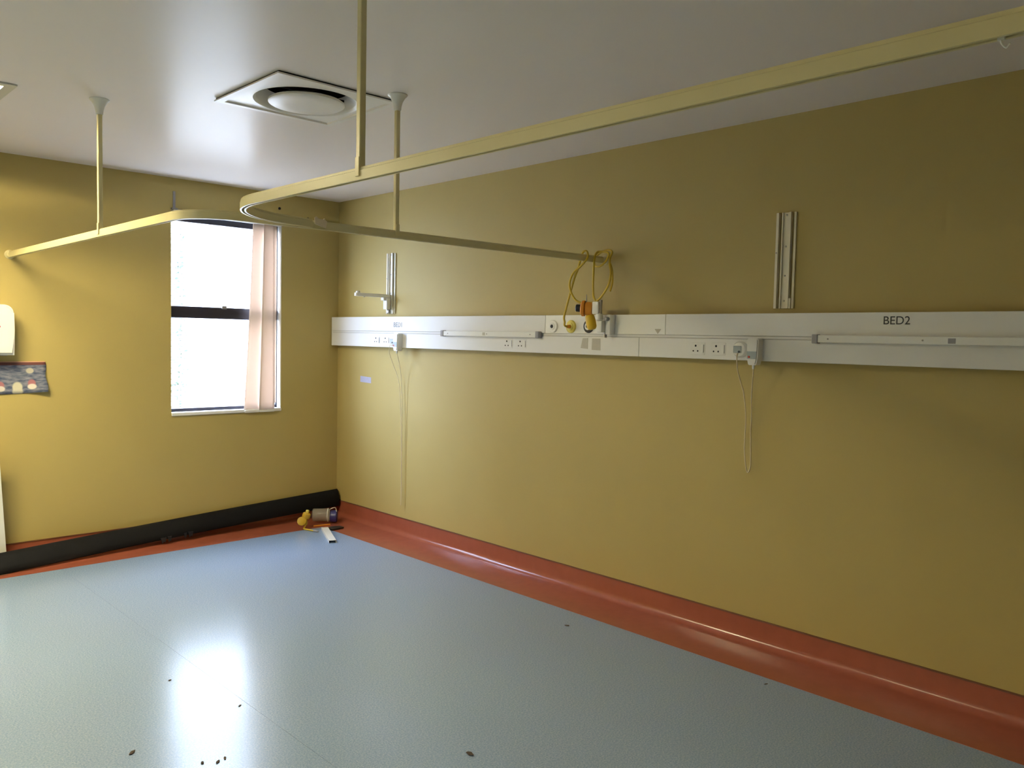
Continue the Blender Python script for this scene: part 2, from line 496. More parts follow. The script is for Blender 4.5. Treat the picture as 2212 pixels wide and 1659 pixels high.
# vertical blind gathered to the right
blind = thing('vertical_blind', 'cream vertical blind slats gathered at the right of the window', 'blind', (-.7, .03, wz0))
bm = nb(); rbox(bm, wx0+.01, wx1-.01, -.02, .03, 2.437, 2.47, .004); obj('headrail', bm, M_SILL, blind)
def slat(xt0, xt1, xb0, xb1, yt0, yt1, yb0, yb1, zt=2.437, zb=.95, bow=.006):
    bm = nb(); nz, nx = 24, 6; g = []
    for i in range(nz+1):
        t = i/nz; z = zt+(zb-zt)*t; row = []
        s = t*t*.35+t*.65
        for j in range(nx+1):
            u = j/nx
            x = (xt0+(xt1-xt0)*u)*(1-s)+(xb0+(xb1-xb0)*u)*s
            y = (yt0+(yt1-yt0)*u)*(1-s)+(yb0+(yb1-yb0)*u)*s - bow*math.sin(PI*u)
            row.append(bm.verts.new((x, y, z)))
        g.append(row)
    for i in range(nz):
        for j in range(nx): bm.faces.new((g[i][j], g[i][j+1], g[i+1][j+1], g[i+1][j]))
    o = obj('slat', bm, M_SLAT, blind)
    sm = o.modifiers.new('thickness', 'SOLIDIFY'); sm.thickness = .0012
    return o
slat(-.775, -.675, -.862, -.722, .020, .026, -.010, .006)
slat(-.692, -.598, -.738, -.598, -.004, .006, -.022, -.010)
slat(-.604, -.556, -.604, -.556, .010, .046, .010, .046, zb=1.0)
for a, b, y in ((-.862, -.735, -.016), (-.738, -.600, -.016)):
    bm = nb(); rbox(bm, a+.004, b-.004, y-.006, y+.004, .932, .953, .002); obj('bottom_weight', bm, M_SILL, blind)

# ------------------------------------------------------------------ ceiling light (recessed, louvred, lit)
M_TUBE = emit_mat('fluorescent_tube', LAMP_COLOUR, LAMP_STRENGTH)
def ceiling_light(LX0, LX1, LY0, LY1, label, lit):
    lamp = thing('ceiling_light', label, 'light', ((LX0+LX1)/2, (LY0+LY1)/2, H), 'recessed ceiling lights')
    bm = nb(); holed_slab(bm, ((LX0-.012, LX1+.012), (LY0-.012, LY1+.012), (H-.008, H-.0005)),
                          [(LX0+.035, LX1-.035, LY0+.035, LY1-.035)], (0, 1, 2))
    obj('trim_frame', bm, M_LOUVRE, lamp, False)
    bm = nb(); holed_slab(bm, ((LX0+.021, LX1-.021), (LY0+.021, LY1-.021), (H, H+.10)),
                          [(LX0+.035, LX1-.035, LY0+.035, LY1-.035)], (0, 1, 2))
    bx(bm, LX0+.021, LX1-.021, LY0+.021, LY1-.021, H+.10, H+.11)
    obj('reflector_tray', bm, M_PLASTIC, lamp, False)
    for k in lit:
        y = LY0 + .6*(k+.5)/3
        bm = nb(); lathe(bm, [(.013, 0), (.013, 1.10)], (LX0+.05, y, H+.035), (1, 0, 0), 8)
        obj('lamp_tube', bm, M_TUBE, lamp)
    for k in range(1, 9):
        x = LX0+.035 + (1.13)*k/9
        bm = nb(); bx(bm, x-.0015, x+.0015, LY0+.036, LY1-.036, H-.004, H+.010); obj('louvre_blade', bm, M_LOUVRE, lamp, False)
    for k in range(1, 3):
        y = LY0+.035 + .53*k/3
        bm = nb(); bx(bm, LX0+.036, LX1-.036, y-.002, y+.002, H-.004, H+.011); obj('louvre_blade', bm, M_LOUVRE, lamp, False)
ceiling_light(*LAMP_A, 'lit recessed ceiling light cut by the left frame edge', (0, 1, 2))
ceiling_light(*LAMP_FILL, 'added ceiling light out of frame, brightening the rail and right wall', (0, 2))

# ------------------------------------------------------------------ ceiling air diffuser
vent = thing('ceiling_diffuser', 'square ceiling air diffuser with a round centre disc', 'air vent', (VC[0], VC[1], H))
vx, vy = VC
bm = nb(); n = 64
def sqpt(k, half, z):
    a = 2*PI*k/n; c, s = math.cos(a), math.sin(a); m_ = max(abs(c), abs(s))
    return (vx+half*c/m_, vy+half*s/m_, z)
def circ(k, r, z): return (vx+r*math.cos(2*PI*k/n), vy+r*math.sin(2*PI*k/n), z)
rings = []
for f in (lambda k: sqpt(k, .32, H-.007), lambda k: sqpt(k, .32, H-.014), lambda k: sqpt(k, .285, H-.016), lambda k: sqpt(k, .281, H-.008),
          lambda k: circ(k, .262, H-.008), lambda k: circ(k, .250, H-.012), lambda k: circ(k, .240, H-.006),
          lambda k: circ(k, .205, H+.055), lambda k: circ(k, .200, H+.055), lambda k: circ(k, .236, H+.0)):
    rings.append([bm.verts.new(f(k)) for k in range(n)])
for a, b in zip(rings, rings[1:]):
    for k in range(n): bm.faces.new((a[k], a[(k+1) % n], b[(k+1) % n], b[k]))
obj('face_plate', bm, M_VENT, vent)
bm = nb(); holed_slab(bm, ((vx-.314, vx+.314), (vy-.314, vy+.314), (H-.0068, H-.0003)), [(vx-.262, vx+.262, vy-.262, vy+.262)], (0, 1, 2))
obj('shadow_gap', bm, M_DUCT, vent, False)  # dark ring standing in for the shaded gap above the plate
bm = nb(); holed_slab(bm, ((vx-.262, vx+.262), (vy-.262, vy+.262), (H+.003, H+.24)), [(vx-.255, vx+.255, vy-.255, vy+.255)], (0, 1, 2))
bx(bm, vx-.262, vx+.262, vy-.262, vy+.262, H+.24, H+.245)
obj('plenum_box', bm, M_DUCT, vent, False)
bm = nb(); lathe(bm, [(.002, .012), (.172, .012), (.181, .006), (.181, -.002), (.172, -.007), (.10, -.010), (.002, -.011)], (vx, vy, H-.019), (0, 0, 1), 48)
obj('centre_disc', bm, M_VENT, vent)
bm = nb()
for a in (0, PI/2):
    c, s = math.cos(a), math.sin(a)
    bx(bm, vx-.20*c-.006, vx+.20*c+.006, vy-.20*s-.006, vy+.20*s+.006, H+.03, H+.04)
obj('disc_bracket', bm, M_DUCT, vent, False)

# ------------------------------------------------------------------ curtain rails
ZB, ZT = 2.028, 2.065
def rail_prof():
    hw = .011
    # inverted channel with a slot in the underside and a small lip near the top
    return [(-hw, ZB), (-hw, ZT-.009), (-hw+.0025, ZT-.007), (-hw+.0025, ZT), (hw-.0025, ZT), (hw-.0025, ZT-.007), (hw, ZT-.009), (hw, ZB),
            (.0045, ZB), (.0045, ZB+.004), (hw-.003, ZB+.004), (hw-.003, ZT-.012), (-hw+.003, ZT-.012), (-hw+.003, ZB+.004), (-.0045, ZB+.004), (-.0045, ZB)]
def arc(cx, cy, r, a0, a1, k=14):
    return [(cx+r*math.cos(math.radians(a0+(a1-a0)*i/k)), cy+r*math.sin(math.radians(a0+(a1-a0)*i/k))) for i in range(k+1)]
def wall_flange(parent, at, axis):
    bm = nb(); lathe(bm, [(.030, 0), (.030, .004), (.024, .010), (.020, .028)], at, axis, 20)
    obj('wall_flange', bm, M_CREAM, parent)
def drop_rod(parent, x, y, ztop=H):
    bm = nb(); hw = .0105
    rbox(bm, x-hw, x+hw, y-hw, y+hw, ZT-.002, ztop-.03, .002, 1)
    r = obj('drop_rod', bm, M_CREAM, parent)
    bm = nb(); lathe(bm, [(.017, -.075), (.019, -.055), (.024, -.035), (.036, -.014), (.046, -.005), (.046, -.0005)], (x, y, ztop), (0, 0, 1), 28)
    obj('ceiling_flange', bm, M_PLASTIC, r)
    return r
def clip_y(parent, rod, x, y):
    bm = nb(); rbox(bm, x-.0155, x-.0112, y-.0105, y+.0105, ZB+.010, ZT+.03, .001, 1)
    obj('rail_clip', bm, M_CREAM, rod)

ca = thing('curtain_rail', 'cream curtain rail around the window bay ending at both walls', 'curtain rail', (-2.479, -1.5, ZB), 'cream ceiling hung curtain rails')
xa = -2.479
pathA = [(xa, -.02)] + [(xa, -1.3), (xa, -2.70)] + arc(xa+.20, -2.72, .20, 180, 270)[0:] + [(-1.96, -2.955), (-1.0, -2.968), (-.02, -2.975)]
bm = nb(); sweep(bm, pathA, rail_prof()); obj('rail', bm, M_CREAM, ca)
wall_flange(ca, (xa, -.0005, 2.047), (0, -1, 0)); wall_flange(ca, (-.0005, -2.975, 2.047), (-1, 0, 0))
rA = drop_rod(ca, -2.481, -1.80); clip_y(ca, rA, xa, -1.80)
rA2 = drop_rod(ca, -1.525, -2.962)
bm = nb(); rbox(bm, -1.5355, -1.5145, -2.978, -2.9735, ZB+.014, ZT+.03, .001, 1); obj('rail_clip', bm, M_CREAM, rA2)
# torn masking tape wrapped on the joint
bm = nb()
poly = [(-.030, .020), (-.022, .026), (-.012, .018), (.010, .016), (.016, .022), (.021, .014), (.029, .010), (.027, -.006), (.024, -.022), (.006, -.019), (-.012, -.012), (-.028, -.008)]
prism(bm, [(u*1.05, v_*.95) for u, v_ in poly], Matrix(((1, 0, 0, -1.94), (0, 0, -1, -2.978), (0, 1, 0, 2.055), (0, 0, 0, 1))), .004)
obj('joint_tape', bm, M_TAPE, ca, label='torn piece of beige tape on the rail joint')

cb = thing('curtain_rail', 'cream curtain rail running overhead along the second bed bay', 'curtain rail', (-2.463, -4.5, ZB), 'cream ceiling hung curtain rails')
xb = -2.459
pathB = [(xb, YB+.02), (xb, -6.0), (xb, -5.0), (xb, -3.42)] + arc(xb+.40, -3.40, .40, 180, 90)[0:] + [(-1.99, -2.985)]
bm = nb(); sweep(bm, pathB, rail_prof()); obj('rail', bm, M_CREAM, cb)
rB = drop_rod(cb, xb-.002, -4.085); clip_y(cb, rB, xb, -4.085)
drop_rod(cb, xb-.002, -6.6)
for y in (-5.80, -5.835):
    bm = nb(); tube(bm, [(xb, y, ZB+.006), (xb, y, ZB-.006), (xb+.004, y-.006, ZB-.014), (xb, y-.012, ZB-.010)], .0016, 6)
    bx(bm, xb-.003, xb+.003, y-.005, y+.005, ZB-.003, ZB+.002)
    obj('glider_hook', bm, M_PLASTIC, cb, label='small white curtain glider hook')

# ------------------------------------------------------------------ bedhead trunking
TX = -.07
TY0, TY1 = -.014, -6.3
tr = thing('bedhead_trunking', 'long white bedhead services trunking along the right wall', 'trunking', (0, -3, 1.477))
bm = nb(); bx(bm, -.062, -.0005, TY0-.002, TY1, 1.479, 1.715)
obj('back_box', bm, M_GREYGROOVE, tr, False)
G0, G1 = 1.586, 1.603
def panel(name, y0, y1, z0, z1, m):
    bm = nb(); rbox(bm, TX, -.0625, y0, y1, z0, z1, .002, 1); return obj(name, bm, m, tr)
panel('upper_panel', TY0, -2.553, G1, 1.717, M_WHITE)
panel('upper_panel', -2.555, -3.479, G1, 1.717, M_WHITE2)
panel('upper_panel', -3.481, TY1, G1, 1.717, M_WHITE)
panel('lower_panel', TY0, -3.300, 1.477, G0, M_WHITE)
panel('lower_panel', -3.302, TY1, 1.477, G0, M_WHITE)
bm = nb(); bx(bm, -.0675, -.0622, TY0, TY1, G0+.004, G1-.003); obj('groove_strip', bm, M_WHITE, tr, False)
bm = nb(); rbox(bm, -.069, -.0005, TY0+.004, TY0+.0, 1.478, 1.716, .001, 1); obj('end_cap', bm, M_WHITE, tr)

# worn and clear lettering
textmesh('lettering', 'BED2', .052, face_right_wall(TX-.0004, -4.727, 1.6785), M_INK, tr, 0.0002)
o = textmesh('lettering', 'BED1', .052, face_right_wall(TX-.0004, -.974, 1.652), M_WORN, tr, 0.0)
o['label'] = 'rubbed and fading bed number'
# direction arrow
bm = nb(); prism(bm, [(-.022, .012), (.022, .012), (0, -.016)], face_right_wall(TX, -3.43, 1.623), .0006)
obj('arrow_mark', bm, M_BLANK, tr, False)

# equipment rails
def equip_rail(y0, y1, cap1=True):
    bm = nb(); rbox(bm, -.100, -.088, y0, y1, 1.5755, 1.6105, .002, 1)
    r = obj('equipment_rail', bm, M_PLASTIC, tr)
    n_ = max(3, int(abs(y1-y0)/.42)+1)
    for k in range(n_):
        y = y0-.12+(y1-y0+.24)*k/(n_-1)
        bm = nb(); bx(bm, -.0885, -.0662, y-.012, y+.012, 1.588, 1.601); obj('standoff', bm, M_GREYCAP, r, False)
    for k in range(n_):
        y = y0-.075+(y1-y0+.15)*k/(n_-1)
        bm = nb(); lathe(bm, [(.004, 0), (.004, .0015), (.002, .002)], (-.1, y, 1.593), (-1, 0, 0), 10); obj('screw', bm, M_STEEL, r)
    ends = [(y0, y0+.004, y0-.026)] + ([(y1, y1+.026, y1-.004)] if cap1 else [])
    for _, a, b in ends:
        bm = nb(); rbox(bm, -.1045, -.072, a, b, 1.5715, 1.6145, .003, 1); obj('end_cap', bm, M_GREYCAP, r, label='grey rail end cap')
    return r
equip_rail(-1.541, -2.524)
er = equip_rail(-4.353, -6.2)
bm = nb(); bx(bm, -.1008, -.0995, -4.955, -4.985, 1.581, 1.603); obj('joint_mark', bm, M_GREYCAP, er, False)
bm = nb(); bx(bm, -.1008, -.0995, -1.99, -2.015, 1.583, 1.603)
obj('joint_mark', bm, M_BLANK, [c for c in tr.children if c.name.startswith('equipment_rail')][0], False)

# sockets
def socket(y, z=1.531, pink=False):
    bm = nb(); rbox(bm, TX-.0012, TX+.001, y+.030, y-.058, z-.032, z+.034, .001, 1)
    s = obj('socket_plate', bm, M_WHITE, tr)
    for dy, dz, r in ((0, .016, .0058), (.014, -.012, .0045), (-.014, -.012, .0045)):
        bm = nb(); lathe(bm, [(r, 0), (r, .0006)], (TX-.0012, y+dy, z+dz), (-1, 0, 0), 14); obj('pin_hole', bm, M_HOLE, s)
    bm = nb()
    lo = face_right_wall(TX-.001, y-.040, z)
    prism(bm, [(-.009, -.022), (.009, -.022), (.009, .022), (-.009, .022)], lo, .004)
    for v_ in bm.verts:
        if v_.co.x < TX-.004 and v_.co.z > z: v_.co.x += .0028
    obj('rocker_switch', bm, M_PLASTIC, s, False)
    bm = nb(); bx(bm, TX-.0045, TX-.0012, y-.0495, y-.0507, z-.018, z+.022); obj('switch_gap', bm, M_GREYCAP, s, False)
for y in (-.676, -.806, -2.203, -2.330, -3.682, -3.808): socket(y)

# gas outlets
def outlet(name, y, z, ring, inner, label):
    bm = nb(); lathe(bm, [(.040, 0), (.040, .004), (.036, .009), (.021, .010), (.020, .006)], (TX, y, z), (-1, 0, 0), 32)
    o = obj(name, bm, ring, tr, label=label)
    bm = nb(); lathe(bm, [(.0225, .007), (.0225, .0125), (.012, .0140), (.0115, .010)], (TX, y, z), (-1, 0, 0), 28); obj('inner_ring', bm, inner, o)
    bm = nb(); lathe(bm, [(.0115, .008), (.0115, .0142)], (TX, y, z), (-1, 0, 0), 20); obj('valve_hole', bm, M_HOLE, o)
outlet('gas_outlet', -2.624, 1.647, M_WHITE2, M_PLASTIC, 'white ringed gas outlet')
outlet('gas_outlet', -2.777, 1.646, M_PALEYELLOW, M_PALEYELLOW, 'yellow ringed gas outlet')
outlet('gas_outlet', -2.920, 1.648, M_BLACK, M_WHITE2, 'black and white ringed gas outlet')
# blanked positions
bm = nb(); prism(bm, [(-.026, -.030), (.030, -.034), (.030, .032), (-.012, .030)], face_right_wall(TX, -2.886, 1.546), .0015)
obj('blanking_plate', bm, M_BLANK, tr, False)
bm = nb(); prism(bm, [(-.034, -.034), (.034, -.036), (.032, .034), (-.032, .034)], face_right_wall(TX, -2.982, 1.541), .0015)
obj('blanking_plate', bm, M_BLANK, tr, False)

# ------------------------------------------------------------------ nurse call handsets
def handset(y, z, label, hy, hz, cord, cr=.0032):
    t = thing('nurse_call_handset', label, 'call handset', (TX, hy, hz-.07), 'nurse call handsets on the trunking')
    bm = nb(); lathe(bm, [(.041, 0), (.041, .014), (.035, .024), (.012, .026)], (TX-.0005, y, z), (-1, 0, 0), 28)
    p = obj('wall_plug', bm, M_PLASTIC, t)
    bm = nb(); rbox(bm, TX-.0295, TX-.022, y+.030, y-.018, z-.018, z+.018, .003, 1); obj('grey_label', bm, M_GREYLABEL, p)
    bm = nb(); lathe(bm, [(.006, 0), (.006, .003)], (TX-.0295, y-.006, z-.012), (-1, 0, 0), 12); obj('plug_button', bm, M_BLACK, p)
    # tapering hand unit standing proud of the trunking
    mx = face_right_wall(TX-.0005, hy, hz)
    bm = nb()
    prism(bm, [(-.030, -.030), (-.022, -.062), (-.016, -.067), (.018, -.067), (.024, -.062), (.031, -.030), (.033, .060), (.026, .067), (-.024, .067), (-.031, .060)], mx, .050)
    bmesh.ops.bevel(bm, geom=[e for e in bm.edges if abs((e.verts[0].co-e.verts[1].co).x) < 1e-4 and e.verts[0].co.x < TX-.04], offset=.006, segments=2, affect='EDGES')
    h = obj('hand_unit', bm, M_PLASTIC, t)
    mx2 = face_right_wall(TX-.0505, hy, hz)
    bm = nb(); prism(bm, [(-.025, -.036), (.023, -.036), (.026, .002), (-.027, .002)], mx2, .0012); obj('grey_label', bm, M_GREYLABEL, h, False)
    bm = nb(); lathe(bm, [(.006, 0), (.005, .003)], (TX-.0515, hy+.014, hz-.026), (-1, 0, 0), 14); obj('call_button', bm, M_REDDOT, h)
    bm = nb(); lathe(bm, [(.007, 0), (.006, .016), (.004, .022)], (TX-.030, hy, hz-.066), (0, 0, -1), 12); obj('cord_relief', bm, M_PLASTIC, h)
    bm = nb(); tube(bm, cord, cr, 8); obj('cord', bm, M_CORD, t)
    return t
handset(-3.956, 1.533, 'white nurse call handset beside the BED2 sockets with a looped cord', -4.046, 1.523,
        [(-.088, -3.956, 1.520), (-.098, -3.950, 1.500), (-.085, -3.948, 1.430), (-.055, -3.955, 1.353), (-.045, -3.966, 1.300), (-.032, -3.974, 1.180), (-.028, -3.970, 1.031),
         (-.030, -3.980, .945), (-.036, -3.998, .900), (-.034, -4.012, .945), (-.030, -4.004, 1.100), (-.035, -4.008, 1.190), (-.055, -4.016, 1.309), (-.090, -4.040, 1.400), (-.100, -4.046, 1.445)])
handset(-.935, 1.527, 'white nurse call handset under the BED1 lettering with a long hanging cord', -1.005, 1.520,
        [(-.088, -.935, 1.512), (-.104, -.945, 1.490), (-.098, -.915, 1.500), (-.100, -.905, 1.470), (-.085, -.884, 1.430), (-.045, -.882, 1.340), (-.030, -.945, 1.18),
         (-.025, -.970, .80), (-.022, -.974, .40), (-.024, -.978, .24), (-.024, -.982, .40), (-.026, -.984, .80), (-.035, -.982, 1.18), (-.06, -.990, 1.33), (-.100, -1.005, 1.435)], .0021)

# ------------------------------------------------------------------ vertical wall tracks
def wall_track(y, label):
    t = thing('wall_track', label, 'wall track', (0, y, 1.743), 'upright aluminium tracks above the trunking')
    z0, z1 = 1.743, 2.218
    def strip(name, a, b, d0, d1, m=M_ALU):
        bm = nb(); bx(bm, -d0, -d1, y-a, y-b, z0, z1); return obj(name, bm, m, t, False)
    strip('left_flange', -.050, -.037, .0005, .022)
    strip('back_web', -.020, .028, .0005, .004)
    strip('centre_rib', -.020, -.015, .004, .022)
    strip('centre_web', -.015, .018, .004, .012)
    strip('centre_rib', .018, .028, .004, .022)
    strip('right_flange', .039, .050, .0005, .010)
    for k, z in enumerate((1.78, 1.905, 2.05, 2.205)):
        bm = nb(); lathe(bm, [(.005, 0), (.005, .0015), (.002, .003)], (-.012, y-.001, z), (-1, 0, 0), 10); obj('screw', bm, M_STEEL, t)
    bm = nb(); lathe(bm, [(.004, 0), (.004, .0015)], (-.022, y+.044, 2.02), (-1, 0, 0), 10); obj('screw', bm, M_STEEL, t)
    bm = nb(); bx(bm, -.0185, -.0005, y-.0285, y-.0385, z0, z0+.05); obj('end_stop', bm, M_ALU, t, False)
    return t
wall_track(-.793, 'aluminium wall track with the swing arm above BED1')
wall_track(-4.150, 'bare aluminium wall track above the BED2 end of the trunking')

# monitor arm on the first track
arm = thing('monitor_arm', 'cream metal monitor arm jutting from the aluminium track', 'bracket', (-.022, -.79, 1.86))
bm = nb(); rbox(bm, -.062, -.0225, -.758, -.808, 1.775, 1.865, .004); obj('slider_block', bm, M_PLASTIC, arm)
bm = nb(); rbox(bm, -.088, -.0625, -.764, -.800, 1.845, 1.870, .003); obj('hinge_block', bm, M_PLASTIC, arm)
bm = nb()
mxa = Matrix(((-1, 0, 0, -.02), (0, 1, 0, -.782), (0, 0, 1, 1.868), (0, 0, 0, 1)))
pts = [(.0, -.022), (.30, -.020)] + [(.300+.020*math.cos(a), .020*math.sin(a)) for a in [(-PI/2+PI*k/8) for k in range(1, 8)]] + [(.30, .020), (.0, .022)]
prism(bm, pts, mxa, .024); obj('arm_bar', bm, M_PLASTIC, arm)
bm = nb(); lathe(bm, [(.016, 0), (.016, .012), (.010, .016)], (-.312, -.782, 1.892), (0, 0, 1), 18); obj('pivot_cap', bm, M_PLASTIC, arm)
bm = nb(); lathe(bm, [(.006, 0), (.006, .006)], (-.255, -.782, 1.8675), (0, 0, -1), 10); obj('bolt', bm, M_STEEL, arm)
bm = nb(); rbox(bm, -.040, -.0225, -.766, -.800, 1.747, 1.768, .002, 1); obj('clamp_plate', bm, M_STEEL, arm)

# ------------------------------------------------------------------ suction regulator with hose hung over the rail end
rg = thing('suction_regulator', 'orange suction regulator with yellow hose looped over the rail end', 'regulator', (-.16, -2.98, 1.65))
ax = Vector((-.45, .85, .05)).normalized()
bm = nb(); lathe(bm, [(.020, -.034), (.036, -.030), (.040, -.012), (.040, .006), (.034, .012), (.046, .016), (.047, .030), (.040, .036), (.006, .037)], (-.160, -2.985, 1.750), ax, 28)
body = obj('regulator_body', bm, M_ORANGE, rg)
bm = nb(); lathe(bm, [(.020, .0), (.022, .004), (.022, .030), (.019, .033)], Vector((-.160, -2.985, 1.750))+ax*.037, ax, 18); obj('control_knob', bm, M_BLACK, rg)
bm = nb(); lathe(bm, [(.004, 0), (.003, .04), (.001, .05)], (-.160, -2.975, 1.785), (0, 0, 1), 8); obj('pin', bm, M_STEEL, rg)
bm = nb(); lathe(bm, [(.014, 0), (.026, .014), (.030, .045), (.029, .080), (.022, .094), (.010, .098)], (-.150, -2.990, 1.722), Vector((.10, -.20, -1)), 24)
obj('probe_housing', bm, M_YELLOW, rg)
bm = nb(); rbox(bm, -.175, -.135, -3.030, -3.078, 1.718, 1.790, .006); obj('white_adaptor', bm, M_PLASTIC, rg)
bm = nb(); lathe(bm, [(.018, 0), (.022, .006), (.022, .036), (.016, .042)], (-.150, -3.066, 1.722), (.0, -.15, -1), 18); obj('adaptor_nut', bm, M_PLASTIC, rg)
bm = nb(); rbox(bm, -.150, -TX*-1, -3.050, -3.086, 1.612, 1.680, .005); obj('mounting_block', bm, M_PLASTIC, rg)
bm = nb(); rbox(bm, -.120, -.072, -3.088, -3.125, 1.600, 1.716, .004); obj('rail_clamp', bm, M_PLASTIC, rg)
bm = nb(); lathe(bm, [(.011, 0), (.012, .004), (.012, .022), (.009, .025)], (-.125, -3.115, 1.690), (-1, 0, 0), 14); obj('clamp_screw', bm, M_GREYCAP, rg)
bm = nb(); lathe(bm, [(.010, 0), (.010, .030)], (-.112, -3.085, 1.612), (0, 0, -1), 12); obj('metal_spigot', bm, M_STEEL, rg)
bm = nb(); rbox(bm, -.160, -.145, -3.070, -3.088, 1.716, 1.80, .003, 1); obj('adaptor_lever', bm, M_STEEL, rg)
bm = nb()
tube(bm, [(-.080, -2.777, 1.646), (-.110, -2.778, 1.646), (-.150, -2.796, 1.652), (-.160, -2.804, 1.672), (-.160, -2.798, 1.700), (-.160, -2.812, 1.749), (-.165, -2.845, 1.837), (-.185, -2.895, 1.925), (-.195, -2.932, 1.984),
          (-.195, -2.952, 2.040), (-.190, -2.966, 2.080), (-.185, -2.990, 2.082), (-.190, -3.000, 2.045), (-.200, -2.962, 2.000), (-.205, -2.905, 1.959), (-.200, -2.874, 1.900), (-.190, -2.876, 1.850), (-.170, -2.893, 1.806), (-.165, -2.930, 1.786), (-.162, -2.965, 1.778)], .0065, 9)
obj('hose', bm, M_HOSE, rg)
bm = nb()
tube(bm, [(-.150, -3.000, 1.783), (-.148, -3.038, 1.790), (-.148, -3.083, 1.824), (-.140, -3.122, 1.886), (-.125, -3.125, 1.953), (-.100, -3.095, 2.010), (-.075, -3.075, 2.050), (-.065, -3.080, 2.085), (-.060, -3.040, 2.098), (-.060, -2.975, 2.080),
          (-.062, -2.945, 2.050), (-.070, -2.955, 2.012), (-.085, -3.005, 2.002), (-.095, -3.060, 2.030), (-.085, -3.070, 2.075), (-.090, -3.010, 2.088), (-.110, -2.995, 2.075), (-.130, -3.000, 2.030), (-.135, -3.002, 1.960), (-.135, -3.002, 1.879), (-.140, -3.012, 1.820), (-.150, -3.040, 1.788)], .0065, 9)
obj('hose', bm, M_HOSE, rg)
bm = nb(); tube(bm, [(-.10, -3.100, 2.012), (-.095, -3.110, 1.97), (-.10, -3.118, 1.90), (-.11, -3.11, 1.85)], .0055, 8); obj('hose_tail', bm, M_HOSE, rg)
bm = nb(); lathe(bm, [(.011, 0), (.011, .022), (.008, .026)], (TX-.013, -2.777, 1.646), (-1, 0, 0), 14); obj('hose_connector', bm, M_ORANGE, rg)

# ------------------------------------------------------------------ things on the window wall
# towel dispenser, cut by the left frame edge
dz0, dz1 = 1.392, 1.717
ds = thing('paper_dispenser', 'rounded white plastic paper dispenser at the left edge', 'dispenser', (-2.63, 0, dz0))
bm = nb()
R_ = .06
pl_ = [(-.15, 0), (.15, 0), (.150, .16)] + [(.148-.052+.052*math.cos(a), .273+.052*math.sin(a)) for a in [PI/2*k/8 for k in range(9)]] + [(-.148+.052-.052*math.sin(a), .273+.052*math.cos(a)) for a in [PI/2*k/8 for k in range(9)]] + [(-.150, .16)]
mxd = Matrix(((1, 0, 0, -2.632), (0, 0, -1, -.0005), (0, 1, 0, dz0), (0, 0, 0, 1)))
prism(bm, pl_, mxd, .125)
bmesh.ops.bevel(bm, geom=[e for e in bm.edges if e.verts[0].co.y < -.12 and e.verts[1].co.y < -.12], offset=.016, segments=3, affect='EDGES')
obj('cover', bm, M_PLASTIC, ds)
bm = nb(); lathe(bm, [(.010, 0), (.010, .002)], (-2.572, -.1255, 1.575), (0, -1, 0), 16); obj('red_indicator', bm, M_REDDOT, ds, label='small red mark')
bm = nb(); bx(bm, -2.75, -2.52, -.10, -.02, dz0-.004, dz0-.0005); obj('paper_slot', bm, M_GREYCAP, ds, False)

# torn poster strip with a curling corner
bm = nb(); uvl = bm.loops.layers.uv.new('UVMap'); nx, nz = 30, 8; g = []
for i in range(nx+1):
    u = i/nx; col = []
    for j in range(nz+1):
        v_ = j/nz
        x = -2.95 + u*.672 + .010*u*(1-v_)
        zt = 1.349-.002*(1-u); zb = 1.133 + .010*max(0, (u-.75)/.25)
        if i == nx: x += .005*math.sin(v_*9)
        z = zb+(zt-zb)*v_
        y = -.0025 - .028*max(0, (u-.72)/.28)**2*(1-v_)**1.5 - .006*math.sin(u*8)**2*(1-v_)
        col.append((bm.verts.new((x, y, z)), (u, v_)))
    g.append(col)
for i in range(nx):
    for j in range(nz):
        q = [g[i][j], g[i+1][j], g[i+1][j+1], g[i][j+1]]
        f = bm.faces.new([a for a, _ in q])
        for lp, (_, uv) in zip(f.loops, q): lp[uvl].uv = uv
po_ = obj('poster', bm, M_POSTER)
sm = po_.modifiers.new('thickness', 'SOLIDIFY'); sm.thickness = .0006
tag(po_, 'dark blue printed poster strip curling off the wall below the dispenser', 'poster')

# leftover bracket and plugs above the window
wb = thing('wall_bracket', 'small dark leftover blind bracket above the window', 'bracket', (-1.407, 0, 2.48))
bm = nb(); bx(bm, -1.417, -1.399, -.006, -.0005, 2.478, 2.602); obj('bracket_plate', bm, M_GREYCAP, wb, False)
bm = nb(); bx(bm, -1.432, -1.392, -.030, -.0005, 2.468, 2.478); obj('bracket_foot', bm, M_STEEL, wb, False)
bm = nb(); lathe(bm, [(.004, 0), (.004, .002)], (-1.408, -.006, 2.58), (0, -1, 0), 10); obj('screw', bm, M_STEEL, wb)
for x, z, r, lab in ((-.557, 2.580, .011, 'dark screw plug, highest of three right of the window head'),
                     (-.584, 2.530, .007, 'dark screw plug just above the blind slats'),
                     (-.299, 2.529, .008, 'dark screw plug nearest the room corner')):
    bm = nb(); lathe(bm, [(r, 0), (r, .004), (r*.5, .006)], (x, -.0003, z), (0, -1, 0), 12)
    tag(obj('wall_plug', bm, M_BLACK), lab, 'screw plug', 'leftover screw plugs right of the window')

# sticker residue and a scuff on the right wall
bm = nb(); prism(bm, [(-.078, -.024), (.080, -.028), (.080, .020), (-.076, .026)], face_right_wall(-.0002, -.432, 1.203), .0008)
tag(obj('wall_label', bm, M_STICKER, None, False), 'faded lilac paper label on the wall below BED1 end', 'label')

